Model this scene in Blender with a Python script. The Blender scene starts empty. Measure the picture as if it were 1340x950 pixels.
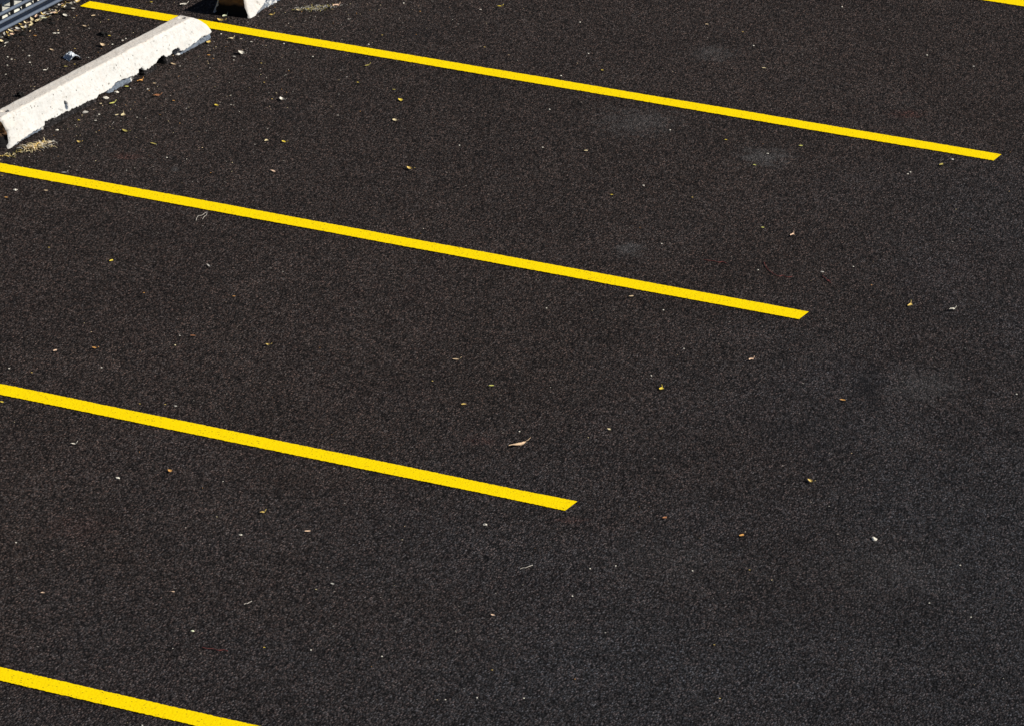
# Re-striped asphalt parking lot seen from above with a long lens: yellow bay lines,
# two concrete wheel stops, the foot of a steel fence and scattered dry leaves.
import bpy, bmesh, math, random
from mathutils import Vector, Matrix, noise

random.seed(11)
scene = bpy.context.scene
COL = scene.collection

CAM_POS = (8.529389, -24.366253, 8.768834)
CAM_RIGHT = (0.902264, 0.430677, 0.020907)
CAM_UP = (-0.174208, 0.319753, 0.931348)
CAM_BACK = (0.394425, -0.843964, 0.363529)
LENS = 178.4432
LINE_W = 0.1222
STOP_A = dict(x0=-4.6617, x1=-4.6350, y0=-2.4836, y1=-0.2450, prof=[(-2.484, 0.0, 0, 0), (-2.422, 0.0049, 0.008, -1), (-2.313, 0.0148, 0.02, -1), (-2.22, 0.0197, 0.02, -0.9), (-2.125, 0.0172, 0.02, -0.9), (-2.106, 0.0197, 0.01, 0.8), (-2.098, 0.0369, 0.003, 1), (-1.903, 0.033, 0.003, 1), (-1.662, 0.0266, 0.003, 1), (-1.565, 0.0197, 0.004, 1), (-1.54, 0.0246, 0.09, 0.6), (-1.425, 0.0271, 0.09, 0.6), (-1.409, 0.0246, 0.02, -1), (-1.343, 0.0419, 0.022, -1), (-1.252, 0.0384, 0.022, -1), (-1.177, 0.0296, 0.02, -0.9), (-1.152, 0.0246, 0.02, 0.5), (-1.102, 0.032, 0.004, 1), (-1.089, 0.0483, 0.1, 0.8), (-1.056, 0.0468, 0.1, 0.8), (-1.043, 0.0296, 0.004, 1), (-0.976, 0.0276, 0.003, 1), (-0.908, 0.0345, 0.004, 1), (-0.874, 0.0468, 0.09, 0.8), (-0.823, 0.0542, 0.09, 0.8), (-0.806, 0.0394, 0.004, 1), (-0.729, 0.0345, 0.004, 1), (-0.716, 0.0517, 0.1, 0.9), (-0.647, 0.0493, 0.1, 0.9), (-0.634, 0.0246, 0.03, 0.3), (-0.6, 0.0197, 0.02, -1), (-0.487, 0.0296, 0.02, -1), (-0.374, 0.0369, 0.02, -1), (-0.295, 0.0345, 0.02, -1)])
STOP_B = dict(x0=-4.6400, x1=-4.6200, y0=0.1620, y1=2.2620, prof=[(0.162, 0.0, 0, 0), (0.233, 0.0, 0.0, 0), (0.259, 0.0099, 0.01, -0.8), (0.331, 0.0296, 0.02, -0.6), (0.402, 0.0591, 0.02, -0.5), (0.51, 0.0788, 0.02, -0.5), (0.6, 0.0591, 0.02, -0.8), (0.819, 0.0296, 0.01, 0.5), (1.759, 0.0246, 0.004, 1), (2.348, 0.0345, 0.03, 0)])
PATCHES = [(-1.929, -0.444, 2.935, 1.318, -1.616, 2.908, 0.4, 'g'), (-1.1, -0.652, 5.037, 2.124, -2.273, 4.102, 0.6, 'g'), (-2.061, 0.871, 5.315, 2.301, -2.661, 4.754, 0.4, 'g'), (-1.15, -2.301, 9.445, 4.264, -3.279, 5.965, 0.6, 'g'), (0.857, -3.344, 3.983, 1.544, -1.933, 3.554, 0.28, 'g'), (1.553, -5.415, 2.17, 0.851, -1.26, 2.345, 0.12, 'g'), (0.644, -5.809, 2.304, 1.017, -1.414, 2.63, 0.1, 'g'), (-4.049, -2.272, 7.208, 4.082, -6.518, 11.762, 0.45, 'r'), (-0.69, 0.394, 7.45, 2.913, -5.286, 9.502, 0.5, 'r'), (-3.744, -2.341, 24.287, 13.497, -6.604, 11.931, 0.6, 'g'), (0.055, -5.601, 8.973, 4.168, -7.887, 14.633, 0.3, 'r'), (-0.694, -4.943, 8.579, 4.154, -5.134, 9.476, 0.25, 'r'), (-1.808, -6.702, 4.0, 2.317, -2.221, 4.122, 0.15, 'r'), (0.618, -3.474, 8.597, 3.436, -1.376, 2.53, 0.65, 'k'), (0.55, -4.11, 2.183, 0.902, -1.675, 3.088, 0.2, 'k'), (0.749, -4.319, 5.899, 2.41, -1.71, 3.159, 0.25, 'k'), (-3.635, -1.244, 7.123, 3.763, -1.854, 3.333, 0.3, 'k'), (-3.659, 0.382, 6.86, 3.417, -2.264, 4.036, 0.3, 'k')]
LITTER = [
    (-5.146, -0.983, 0.0814, 0.0814, 1.03, 'plastic', 'scrap', 'plastic_scrap', 'litter', 'crumpled blue-grey plastic scrap on the asphalt behind the wheel stop'),
    (-5.21, -0.52, 0.0516, 0.0513, 0.95, 'soot', 'lump', 'dirt_clod', 'clod', 'black clod of dirt between the fence foot and the wheel stop'),
    (-5.172, -0.525, 0.0172, 0.0172, 0.51, 'yellow', 'leaf', 'dead_leaf', 'leaf', 'small yellow leaf touching the black clod near the fence'),
    (-5.108, -0.706, 0.0569, 0.051, -0.47, 'tan', 'curl', 'dead_leaf', 'leaf', 'curled tan leaf with a dark shadow just behind the wheel stop'),
    (-5.067, -1.682, 0.0545, 0.0395, -0.34, 'soot', 'lump', 'dirt_clod', 'clod', 'dark clod of dirt against the back of the wheel stop'),
    (-5.437, -0.242, 0.0321, 0.0311, 1.4, 'tan', 'leaf', 'dead_leaf', 'leaf', 'small tan leaf below the far end of the longest yellow line'),
    (-5.382, -0.437, 0.0338, 0.0258, -0.21, 'tan', 'leaf', 'dead_leaf', 'leaf', 'tan leaf sliver lying between the fence and the black clod'),
    (-5.472, -0.627, 0.0216, 0.0205, 0.51, 'pale', 'chip', 'gravel_chip', 'stone', 'leftmost of three pale gravel chips clustered near the fence'),
    (-5.456, -0.613, 0.0172, 0.0172, 0.51, 'pale', 'chip', 'gravel_chip', 'stone', 'rightmost of three pale gravel chips clustered near the fence'),
    (-5.483, -0.57, 0.013, 0.013, 0.51, 'tan', 'chip', 'gravel_chip', 'stone', 'tan gravel chip above two pale ones near the fence'),
    (-5.386, -1.054, 0.017, 0.017, 0.51, 'pale', 'chip', 'gravel_chip', 'stone', 'pale gravel chip left of the crumpled plastic, upper of two'),
    (-5.321, -1.154, 0.0148, 0.0148, 0.51, 'pale', 'chip', 'gravel_chip', 'stone', 'pale gravel chip left of the crumpled plastic, lower of two'),
    (-5.17, -1.243, 0.0284, 0.0284, 1.03, 'pale', 'leaf', 'dead_leaf', 'leaf', 'pale curled leaf below and left of the crumpled plastic scrap'),
    (-5.323, -0.907, 0.0378, 0.0254, -0.35, 'tan', 'leaf', 'dead_leaf', 'leaf', 'tan leaf above and left of the crumpled plastic scrap'),
    (-5.103, -1.132, 0.0254, 0.0201, 0.51, 'olive', 'leaf', 'dead_leaf', 'leaf', 'olive yellow leaf directly below the crumpled plastic scrap'),
    (-5.537, -0.73, 0.0215, 0.0205, 0.51, 'orange', 'leaf', 'dead_leaf', 'leaf', 'orange leaf just in front of the litter along the fence'),
    (-5.071, -0.556, 0.0172, 0.0172, 0.51, 'pale', 'chip', 'gravel_chip', 'stone', 'pale gravel chip touching the back top edge of the wheel stop'),
    (-5.278, 0.148, 0.0176, 0.0176, 0.51, 'yellow', 'leaf', 'dead_leaf', 'leaf', 'yellow leaf at the top edge beyond the longest yellow line'),
    (-5.656, -0.425, 0.0494, 0.0414, 0.8, 'palegreen', 'leaf', 'dead_leaf', 'leaf', 'pale green leaf on the litter heap at the fence foot'),
    (-5.654, -0.324, 0.0569, 0.0467, 0.95, 'pinktan', 'curl', 'dead_leaf', 'leaf', 'large pinkish brown curled leaf against the fence foot'),
    (-5.607, -0.18, 0.0263, 0.0263, 0.51, 'pale', 'leaf', 'paper_scrap', 'litter', 'cream paper scrap at the fence end of the longest yellow line'),
    (-5.67, -0.115, 0.0505, 0.0418, -0.02, 'greytan', 'leaf', 'dead_leaf', 'leaf', 'greyish leaf at the top of the fence litter beside the yellow line'),
    (-5.579, -0.315, 0.0547, 0.0415, -0.64, 'pale', 'leaf', 'dead_leaf', 'leaf', 'pale leaf standing out from the front of the fence litter'),
    (-5.657, -0.492, 0.0484, 0.0484, 1.62, 'straw', 'curl', 'dead_leaf', 'leaf', 'rolled straw coloured leaf in the middle of the fence litter'),
    (-5.663, -0.644, 0.0579, 0.0514, -0.35, 'straw', 'curl', 'dead_leaf', 'leaf', 'straw coloured curled leaf at the lower end of the fence litter'),
    (-5.659, -0.886, 0.0214, 0.0214, 0.51, 'straw', 'chip', 'gravel_chip', 'stone', 'straw coloured pebble at the left edge under the fence rail'),
    (-4.641, -1.497, 0.0424, 0.0396, -0.19, 'pale', 'chip', 'concrete_crumb', 'rubble', 'white concrete crumb under the dark gap in the wheel stop'),
    (-4.64, -1.376, 0.0292, 0.0292, 0.51, 'pale', 'chip', 'concrete_crumb', 'rubble', 'white concrete crumb against the grey broken hollow of the wheel stop'),
    (-4.635, -1.274, 0.0251, 0.0251, 0.51, 'lime', 'leaf', 'dead_leaf', 'leaf', 'bright yellow-green leaf beside the grey hollow of the wheel stop'),
    (-4.618, -1.156, 0.0484, 0.04, 1.37, 'orange', 'curl', 'dead_leaf', 'leaf', "brown-orange curled leaf right of the wheel stop's grey hollow"),
    (-4.561, -1.562, 0.0418, 0.0247, 1.22, 'lime', 'leaf', 'dead_leaf', 'leaf', 'thin yellow-green leaf below the crumbs at the wheel stop'),
    (-4.613, -1.599, 0.0166, 0.0166, 0.51, 'straw', 'leaf', 'dead_leaf', 'leaf', 'straw coloured leaf bit below the dark gap of the wheel stop'),
    (-4.616, -1.76, 0.0465, 0.0343, 1.22, 'greytan', 'chip', 'concrete_crumb', 'rubble', 'flat grey concrete flake in front of the wheel stop middle'),
    (-4.535, -1.753, 0.0144, 0.0144, 0.51, 'pale', 'chip', 'gravel_chip', 'stone', 'pale gravel chip right of the flat grey concrete flake'),
    (-4.412, -1.706, 0.0455, 0.0392, 1.91, 'straw', 'leaf', 'dead_leaf', 'leaf', 'upright straw leaf, right of a pair before the wheel stop'),
    (-4.44, -1.725, 0.0292, 0.0196, 1.37, 'straw', 'leaf', 'dead_leaf', 'leaf', 'flat straw leaf, left of a pair before the wheel stop'),
    (-4.575, -1.901, 0.0143, 0.0143, 0.51, 'yellow', 'leaf', 'dead_leaf', 'leaf', 'little yellow leaf, left of two below the grey concrete flake'),
    (-4.493, -1.863, 0.0164, 0.0164, 0.51, 'pale', 'leaf', 'dead_leaf', 'leaf', 'little pale leaf, right of two below the grey concrete flake'),
    (-4.599, -2.089, 0.0204, 0.0194, 0.51, 'pale', 'chip', 'gravel_chip', 'stone', 'pale gravel chip just above the dry grass tuft'),
    (-4.391, -2.219, 0.0347, 0.0337, -0.33, 'gold', 'curl', 'dead_leaf', 'leaf', 'golden tan leaf right of the dry grass tuft'),
    (-4.268, -1.935, 0.0524, 0.034, -0.45, 'olive', 'leaf', 'dead_leaf', 'leaf', 'olive leaf sliver right of the golden leaf, before the wheel stop'),
    (-4.411, -1.341, 0.0473, 0.0473, 0.78, 'rust', 'curl', 'dead_leaf', 'leaf', 'rust brown leaf alone in front of the wheel stop'),
    (-4.291, -1.364, 0.0166, 0.0148, 0.51, 'orange', 'leaf', 'dead_leaf', 'leaf', 'tiny orange leaf right of the rust brown leaf'),
    (-4.606, -0.799, 0.0434, 0.0253, -0.21, 'tan', 'leaf', 'dead_leaf', 'leaf', 'tan leaf sliver under the dark notches of the wheel stop'),
    (-4.529, -1.153, 0.021, 0.02, 0.51, 'tan', 'leaf', 'dead_leaf', 'leaf', 'tan leaf bit above the rust brown leaf'),
    (-4.032, -2.048, 0.0509, 0.0241, -0.18, 'olive', 'leaf', 'dead_leaf', 'leaf', 'olive leaf below the rust leaf, above a reddish stain'),
    (-4.367, -0.451, 0.0705, 0.0509, -0.58, 'pale', 'curl', 'dead_leaf', 'leaf', 'pale curled leaf with dark shadow right of the wheel stop end'),
    (-4.373, -0.519, 0.0214, 0.0214, 0.51, 'greytan', 'leaf', 'dead_leaf', 'leaf', 'greyish leaf bit beside the pale curled leaf'),
    (-4.544, -0.245, 0.0395, 0.0395, 1.03, 'straw', 'curl', 'dead_leaf', 'leaf', 'straw leaf cluster piece below the line by the wheel stop end'),
    (-4.493, -0.216, 0.0173, 0.0173, 0.51, 'straw', 'leaf', 'dead_leaf', 'leaf', 'little straw leaf under the yellow line, middle of three'),
    (-4.418, -0.233, 0.0172, 0.0172, 0.51, 'pale', 'leaf', 'dead_leaf', 'leaf', 'little pale leaf under the yellow line, right of three'),
    (-4.622, -0.353, 0.0447, 0.041, 1.82, 'gold', 'leaf', 'dead_leaf', 'leaf', 'golden leaf touching the far lower corner of the wheel stop'),
    (-4.511, -0.564, 0.0214, 0.0203, 0.51, 'orange', 'leaf', 'dead_leaf', 'leaf', 'small orange leaf below the far end of the wheel stop'),
    (-4.762, 0.035, 0.0504, 0.0504, -0.22, 'gold', 'curl', 'dead_leaf', 'leaf', 'golden leaf with upright stalk lying on the longest yellow line'),
    (-4.782, 0.126, 0.0516, 0.0365, 1.5, 'palegreen', 'leaf', 'dead_leaf', 'leaf', 'pale green leaf in the shadow of the second wheel stop'),
    (-5.085, 0.184, 0.053, 0.0419, 1.13, 'pale', 'curl', 'dead_leaf', 'leaf', 'pale curled leaf above the shadow tip behind the first wheel stop'),
    (-4.557, 0.262, 0.0307, 0.0307, 0.51, 'gold', 'curl', 'dead_leaf', 'leaf', 'golden leaf with a dark centre near the second wheel stop corner'),
    (-4.464, 0.42, 0.0447, 0.0419, -0.03, 'straw', 'curl', 'dead_leaf', 'leaf', 'straw leaf at the left end of the grey weed mat'),
    (-4.31, 0.6, 0.0524, 0.0524, 1.23, 'pinktan', 'curl', 'dead_leaf', 'leaf', 'pinkish leaf at the right end of the grey weed mat'),
    (-4.051, -1.314, 0.0296, 0.0296, -0.35, 'yellow', 'leaf', 'dead_leaf', 'leaf', 'bright yellow leaf in the wheel stop bay, left of a pale one'),
    (-3.781, -1.056, 0.0495, 0.0447, -0.66, 'pale', 'curl', 'dead_leaf', 'leaf', 'pale leaf with shadow, right of a bright yellow leaf'),
    (-3.537, -1.708, 0.0334, 0.0334, 1.88, 'straw', 'leaf', 'dead_leaf', 'leaf', 'upright straw leaf, left of two in the wheel stop bay'),
    (-3.442, -1.679, 0.0385, 0.0291, -0.47, 'yellow', 'leaf', 'dead_leaf', 'leaf', 'flat yellow leaf, right of two in the wheel stop bay'),
    (-3.269, -2.134, 0.0437, 0.0286, -0.46, 'pinktan', 'leaf', 'dead_leaf', 'leaf', 'pinkish leaf above the yellow line below the two straw leaves'),
    (-4.213, -2.678, 0.0278, 0.0189, 0.51, 'greytan', 'leaf', 'dead_leaf', 'leaf', 'greyish leaf on the upper edge of the line below the wheel stop'),
    (-4.301, -3.027, 0.0236, 0.0234, 0.5, 'pale', 'chip', 'gravel_chip', 'stone', 'pale flat stone under the line at the left edge'),
    (-4.154, -2.967, 0.0236, 0.0234, 0.5, 'tan', 'leaf', 'dead_leaf', 'leaf', 'tan leaf right of the pale flat stone at the left edge'),
    (-4.279, -3.157, 0.0196, 0.0196, 0.5, 'orange', 'leaf', 'dead_leaf', 'leaf', 'orange leaf below the pale flat stone at the left edge'),
    (-3.259, -2.928, 0.0546, 0.1299, 0.5, 'thread', 'threadA', 'fibre', 'fibre', 'pale looped fibre just below the second longest yellow line'),
    (-3.561, 0.965, 0.0133, 0.0133, 0.51, 'pale', 'chip', 'gravel_chip', 'stone', 'white gravel chip in the far bay beside a yellow sliver'),
    (-3.485, 1.063, 0.031, 0.0211, 0.51, 'yellow', 'leaf', 'dead_leaf', 'leaf', 'yellow leaf sliver near the top edge, right of a white chip'),
    (-2.468, 0.267, 0.0171, 0.0171, 0.51, 'yellow', 'leaf', 'dead_leaf', 'leaf', 'yellow leaf bit above the middle of the longest line'),
    (-3.652, -0.296, 0.0388, 0.0203, 1.21, 'olive', 'leaf', 'dead_leaf', 'leaf', 'olive leaf under the longest line, topmost of five in a trail'),
    (-3.561, -0.59, 0.0148, 0.0148, 0.51, 'yellow', 'leaf', 'dead_leaf', 'leaf', 'yellow leaf dot, second from the top of five in a trail'),
    (-3.329, -0.606, 0.021, 0.017, 0.51, 'olive', 'leaf', 'dead_leaf', 'leaf', 'thin olive leaf just above a bright yellow leaf in a trail'),
    (-3.216, -0.753, 0.0484, 0.0398, -0.8, 'yellow', 'leaf', 'dead_leaf', 'leaf', 'brightest yellow leaf in the trail of five'),
    (-3.086, -1.073, 0.0426, 0.0394, -0.79, 'straw', 'leaf', 'dead_leaf', 'leaf', 'straw leaf at the bottom of the trail of five'),
    (-2.659, -1.748, 0.0496, 0.0383, -0.48, 'gold', 'curl', 'dead_leaf', 'leaf', 'golden leaf with shadow between the two longest lines'),
    (-1.968, -1.033, 0.0236, 0.0236, 0.99, 'straw', 'leaf', 'dead_leaf', 'leaf', 'straw leaf below the large grey dust smudge'),
    (-1.476, -1.384, 0.014, 0.014, 0.5, 'pale', 'chip', 'gravel_chip', 'stone', 'white chip in the wheel stop bay above a yellow leaf'),
    (-1.555, -1.61, 0.0159, 0.0159, 0.5, 'yellow', 'leaf', 'dead_leaf', 'leaf', 'yellow leaf below and left of a white chip'),
    (-2.295, 1.334, 0.0221, 0.0221, 0.51, 'tan', 'leaf', 'dead_leaf', 'leaf', 'tan leaf in the far bay above a grey scuff'),
    (-1.69, 0.744, 0.0258, 0.0205, 0.51, 'straw', 'leaf', 'dead_leaf', 'leaf', 'straw leaf sliver in the far bay, right of a grey scuff'),
    (-0.979, 1.428, 0.0131, 0.0131, 0.51, 'pale', 'chip', 'gravel_chip', 'stone', 'single white chip in the upper right of the lot'),
    (-0.674, 1.364, 0.0152, 0.0152, 0.51, 'greytan', 'chip', 'gravel_chip', 'stone', 'grey chip right of the single white one, upper right'),
    (-1.385, -0.505, 0.0165, 0.0165, 0.51, 'yellow', 'leaf', 'dead_leaf', 'leaf', 'yellow leaf, left of three near the grey scuff under the longest line'),
    (-0.994, -0.399, 0.0247, 0.0245, 0.51, 'lime', 'leaf', 'dead_leaf', 'leaf', 'yellow-green leaf right of the grey scuff under the longest line'),
    (-1.106, -0.595, 0.0143, 0.0143, 0.51, 'pale', 'chip', 'gravel_chip', 'stone', 'pale chip inside the grey scuff under the longest line'),
    (-1.088, -0.812, 0.0217, 0.0194, -0.01, 'lime', 'leaf', 'dead_leaf', 'leaf', 'yellow-green leaf below the grey scuff under the longest line'),
    (-0.222, -0.319, 0.0417, 0.0292, 1.46, 'olive', 'leaf', 'dead_leaf', 'leaf', 'olive yellow leaf under the right tip of the longest line'),
    (-0.203, -0.205, 0.0225, 0.0225, 0.51, 'greytan', 'chip', 'gravel_chip', 'stone', "grey chip between olive leaf and the longest line's tip"),
    (-0.67, -1.693, 0.0196, 0.0196, 0.5, 'lime', 'leaf', 'dead_leaf', 'leaf', 'yellow-green leaf above the looping red thread'),
    (-0.493, -1.726, 0.0349, 0.0349, 1.46, 'pinktan', 'curl', 'dead_leaf', 'leaf', 'pinkish leaf right of a yellow-green one above the red thread'),
    (-3.338, -3.715, 0.0319, 0.0271, 1.55, 'yellow', 'leaf', 'dead_leaf', 'leaf', 'yellow leaf in the middle bay under the second line, far left'),
    (-2.879, -3.55, 0.0492, 0.0181, -0.74, 'greytan', 'leaf', 'dead_leaf', 'leaf', 'grey splinter in the middle bay below the looped fibre'),
    (-2.971, -4.036, 0.0112, 0.0112, 0.5, 'orange', 'leaf', 'dead_leaf', 'leaf', 'tiny orange leaf in the middle bay below a yellow one'),
    (-2.563, -3.866, 0.015, 0.015, 0.5, 'orange', 'leaf', 'dead_leaf', 'leaf', 'orange leaf in the middle bay below the grey splinter'),
    (-2.479, -4.433, 0.0293, 0.0174, 0.5, 'rust', 'leaf', 'dead_leaf', 'leaf', 'rust coloured leaf sliver beside two pale chips'),
    (-2.498, -4.575, 0.0109, 0.0109, 0.5, 'straw', 'chip', 'gravel_chip', 'stone', 'straw coloured chip, lower left of the rust leaf sliver'),
    (-2.541, -4.452, 0.0091, 0.0091, 0.5, 'pale', 'chip', 'gravel_chip', 'stone', 'pale chip touching the left of the rust leaf sliver'),
    (-2.106, -4.373, 0.0306, 0.0304, -0.14, 'gold', 'curl', 'dead_leaf', 'leaf', 'golden hooked leaf in the middle bay'),
    (-2.957, -4.917, 0.0292, 0.0259, 1.53, 'pinktan', 'leaf', 'dead_leaf', 'leaf', 'pinkish leaf left of an orange one above the third line'),
    (-2.812, -4.799, 0.0309, 0.0259, -0.13, 'orange', 'leaf', 'dead_leaf', 'leaf', 'orange leaf above the third yellow line near the left edge'),
    (-2.843, -5.602, 0.0237, 0.0237, -0.26, 'yellow', 'leaf', 'dead_leaf', 'leaf', 'yellow leaf cut by the left edge below the third line'),
    (-2.12, -5.253, 0.0159, 0.0159, 0.5, 'greytan', 'chip', 'gravel_chip', 'stone', 'grey chip just above the third line'),
    (-2.294, -5.892, 0.0281, 0.0247, 0.73, 'pale', 'curl', 'paper_scrap', 'litter', 'white paper scrap in the near bay under the third line'),
    (-1.924, -6.134, 0.0253, 0.0253, -0.63, 'pale', 'chip', 'gravel_chip', 'stone', 'white chip with black shadow in the near bay'),
    (-1.757, -5.958, 0.0318, 0.0318, -0.85, 'orange', 'leaf', 'dead_leaf', 'leaf', 'orange leaf right of the white chip with black shadow'),
    (-1.234, -4.108, 0.0364, 0.0217, 0.5, 'tan', 'leaf', 'dead_leaf', 'leaf', 'long tan leaf sliver in the middle of the middle bay'),
    (-0.939, -4.331, 0.0298, 0.0171, 0.73, 'lime', 'leaf', 'dead_leaf', 'leaf', 'yellow-green leaf sliver right below the long tan sliver'),
    (-0.948, -4.605, 0.0276, 0.0254, 0.93, 'gold', 'leaf', 'dead_leaf', 'leaf', 'dull golden leaf above the large curled tan leaf'),
    (-0.85, -2.928, 0.03, 0.0225, 0.95, 'tan', 'leaf', 'dead_leaf', 'leaf', "tan leaf just under the second yellow line's right half"),
    (-0.219, -3.982, 0.0351, 0.0351, 1.78, 'yellow', 'leaf', 'dead_leaf', 'leaf', 'vivid yellow leaf dot alone right of the middle bay'),
    (-0.225, -4.563, 0.0246, 0.0246, -0.44, 'straw', 'leaf', 'dead_leaf', 'leaf', 'straw leaf right of the large curled tan leaf'),
    (-0.521, -4.923, 0.0955, 0.0499, 1.06, 'bigtan', 'bigleaf', 'dead_leaf', 'leaf', "largest leaf in sight, long curled tan leaf above the third line's end"),
    (-0.157, -2.145, 0.0211, 0.0183, 0.5, 'greytan', 'chip', 'gravel_chip', 'stone', 'grey chip above the right tip of the second line'),
    (0.402, -2.377, 0.0501, 0.0315, 1.62, 'gold', 'leaf', 'dead_leaf', 'leaf', 'dull gold leaf left of a white scrap in the aisle'),
    (0.613, -2.341, 0.035, 0.035, 0.93, 'pale', 'curl', 'paper_scrap', 'litter', 'white scrap near the right edge of the aisle'),
    (0.011, -3.441, 0.0306, 0.0306, 1.24, 'pinktan', 'curl', 'dead_leaf', 'leaf', 'pinkish brown leaf below the tip of the second line'),
    (0.587, -3.709, 0.0323, 0.0257, 0.26, 'orange', 'leaf', 'dead_leaf', 'leaf', 'orange leaf in the aisle beside a black tyre smudge'),
    (0.831, -4.698, 0.0409, 0.0329, -0.56, 'gold', 'curl', 'dead_leaf', 'leaf', 'golden leaf in the middle of the open aisle'),
    (0.8, -5.41, 0.0322, 0.032, 1.4, 'orange', 'leaf', 'dead_leaf', 'leaf', 'orange leaf in the aisle below the golden one'),
    (1.327, -5.167, 0.0372, 0.032, -0.8, 'pale', 'chip', 'gravel_chip', 'stone', 'white splinter of stone in the lower aisle'),
    (1.997, -5.747, 0.0098, 0.0098, 0.49, 'pale', 'chip', 'gravel_chip', 'stone', 'white chip near the lower right corner'),
    (0.422, -5.39, 0.027, 0.027, 1.21, 'rust', 'leaf', 'dead_leaf', 'leaf', "dark rust leaf right of the third line's end"),
    (-1.164, -6.184, 0.0255, 0.0255, 0.92, 'gold', 'curl', 'dead_leaf', 'leaf', 'yellow-gold leaf above a white pebble in the near bay'),
    (-1.137, -6.436, 0.0166, 0.0166, 0.49, 'pale', 'chip', 'gravel_chip', 'stone', 'round white pebble in the near bay'),
    (-0.894, -6.271, 0.0307, 0.0238, 0.71, 'pinktan', 'leaf', 'dead_leaf', 'leaf', 'pinkish orange leaf right of the round white pebble'),
    (-1.954, -6.972, 0.0099, 0.0099, 0.49, 'pale', 'chip', 'gravel_chip', 'stone', 'white dot of gravel near the left edge of the near bay'),
    (-1.575, -7.388, 0.0194, 0.0192, 0.49, 'pinktan', 'leaf', 'dead_leaf', 'leaf', 'pinkish leaf at the left side of the near bay'),
    (-1.095, -7.116, 0.0162, 0.0162, 0.49, 'pinktan', 'leaf', 'dead_leaf', 'leaf', 'pinkish leaf in the centre left of the near bay'),
    (-0.762, -7.067, 0.0323, 0.0384, 0.49, 'thread', 'threadB', 'fibre', 'fibre', 'short pale fibre in the near bay, right of a pinkish leaf'),
    (-0.832, -7.424, 0.0175, 0.0175, 0.49, 'palegreen', 'chip', 'gravel_chip', 'stone', 'greenish white pebble above a faint red thread'),
    (-0.572, -6.808, 0.0097, 0.0097, 0.49, 'straw', 'leaf', 'dead_leaf', 'leaf', 'straw leaf bit beside a dark pit in the near bay'),
    (-0.537, -6.725, 0.0244, 0.0233, -0.48, 'greytan', 'leaf', 'dead_leaf', 'leaf', 'greyish leaf bit right of the straw one in the near bay'),
    (-0.486, -7.436, 0.0095, 0.0095, 0.49, 'yellow', 'leaf', 'dead_leaf', 'leaf', 'yellow leaf dot right of the faint red thread'),
    (-0.247, -5.829, 0.0214, 0.0214, 0.07, 'pale', 'chip', 'gravel_chip', 'stone', 'pale flake below the third line left of its tip'),
    (0.115, -6.169, 0.056, 0.0471, 0.49, 'thread', 'threadB', 'fibre', 'fibre', 'long pale fibre below the tip of the third line'),
    (0.207, -6.693, 0.0219, 0.0219, -0.1, 'pinktan', 'leaf', 'dead_leaf', 'leaf', 'pinkish leaf below the long pale fibre'),
    (-0.354, -2.244, 0.1266, 0.2101, 0.5, 'redthread', 'threadC', 'thread', 'thread', "red thread curving like a hook above the second line's tip"),
    (-0.69, -2.265, 0.1079, 0.0734, 0.5, 'redthread', 'threadD', 'thread', 'thread', 'straight reddish thread left of the hooked red thread'),
    (-0.1, -2.23, 0.0268, 0.1275, 0.5, 'redthread', 'threadD', 'thread', 'thread', 'short reddish thread right of the hooked red thread'),
    (-0.662, -7.543, 0.1074, 0.0526, 0.49, 'redthread', 'threadD', 'thread', 'thread', 'faint red thread in the near bay above the lowest line'),
    (-5.479, -1.129, 0.0102, 0.0102, 0.51, 'pale', 'chip', 'grit_speck', 'grit', 'tiny pale speck of grit, a mere dot on the dark asphalt'),
    (-5.439, -1.154, 0.0102, 0.0102, 0.51, 'pale', 'chip', 'grit_speck', 'grit', 'tiny pale speck of grit, a mere dot on the dark asphalt'),
    (-5.404, -1.259, 0.0101, 0.0101, 0.51, 'pale', 'chip', 'grit_speck', 'grit', 'tiny pale speck of grit, a mere dot on the dark asphalt'),
    (-5.084, -0.645, 0.0103, 0.0103, 0.51, 'pale', 'chip', 'grit_speck', 'grit', 'tiny pale speck of grit, a mere dot on the dark asphalt'),
    (-5.07, -0.517, 0.0103, 0.0103, 0.51, 'pale', 'chip', 'grit_speck', 'grit', 'tiny pale speck of grit, a mere dot on the dark asphalt'),
    (-4.644, -0.177, 0.0104, 0.0104, 0.51, 'pale', 'chip', 'grit_speck', 'grit', 'tiny pale speck of grit, a mere dot on the dark asphalt'),
    (-4.249, -0.161, 0.0103, 0.0103, 0.51, 'pale', 'chip', 'grit_speck', 'grit', 'tiny pale speck of grit, a mere dot on the dark asphalt'),
    (-3.997, -0.292, 0.0103, 0.0103, 0.51, 'pale', 'chip', 'grit_speck', 'grit', 'tiny pale speck of grit, a mere dot on the dark asphalt'),
    (-4.519, -1.247, 0.01, 0.01, 0.51, 'pale', 'chip', 'grit_speck', 'grit', 'tiny pale speck of grit, a mere dot on the dark asphalt'),
    (-3.826, 0.06, 0.0104, 0.0104, 0.51, 'pale', 'chip', 'grit_speck', 'grit', 'tiny pale speck of grit, a mere dot on the dark asphalt'),
    (-2.955, 1.025, 0.0106, 0.0106, 0.51, 'pale', 'chip', 'grit_speck', 'grit', 'tiny pale speck of grit, a mere dot on the dark asphalt'),
    (-2.667, 0.516, 0.0104, 0.0104, 0.51, 'pale', 'chip', 'grit_speck', 'grit', 'tiny pale speck of grit, a mere dot on the dark asphalt'),
    (-2.199, -1.086, 0.0098, 0.0098, 0.51, 'pale', 'chip', 'grit_speck', 'grit', 'tiny pale speck of grit, a mere dot on the dark asphalt'),
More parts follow.
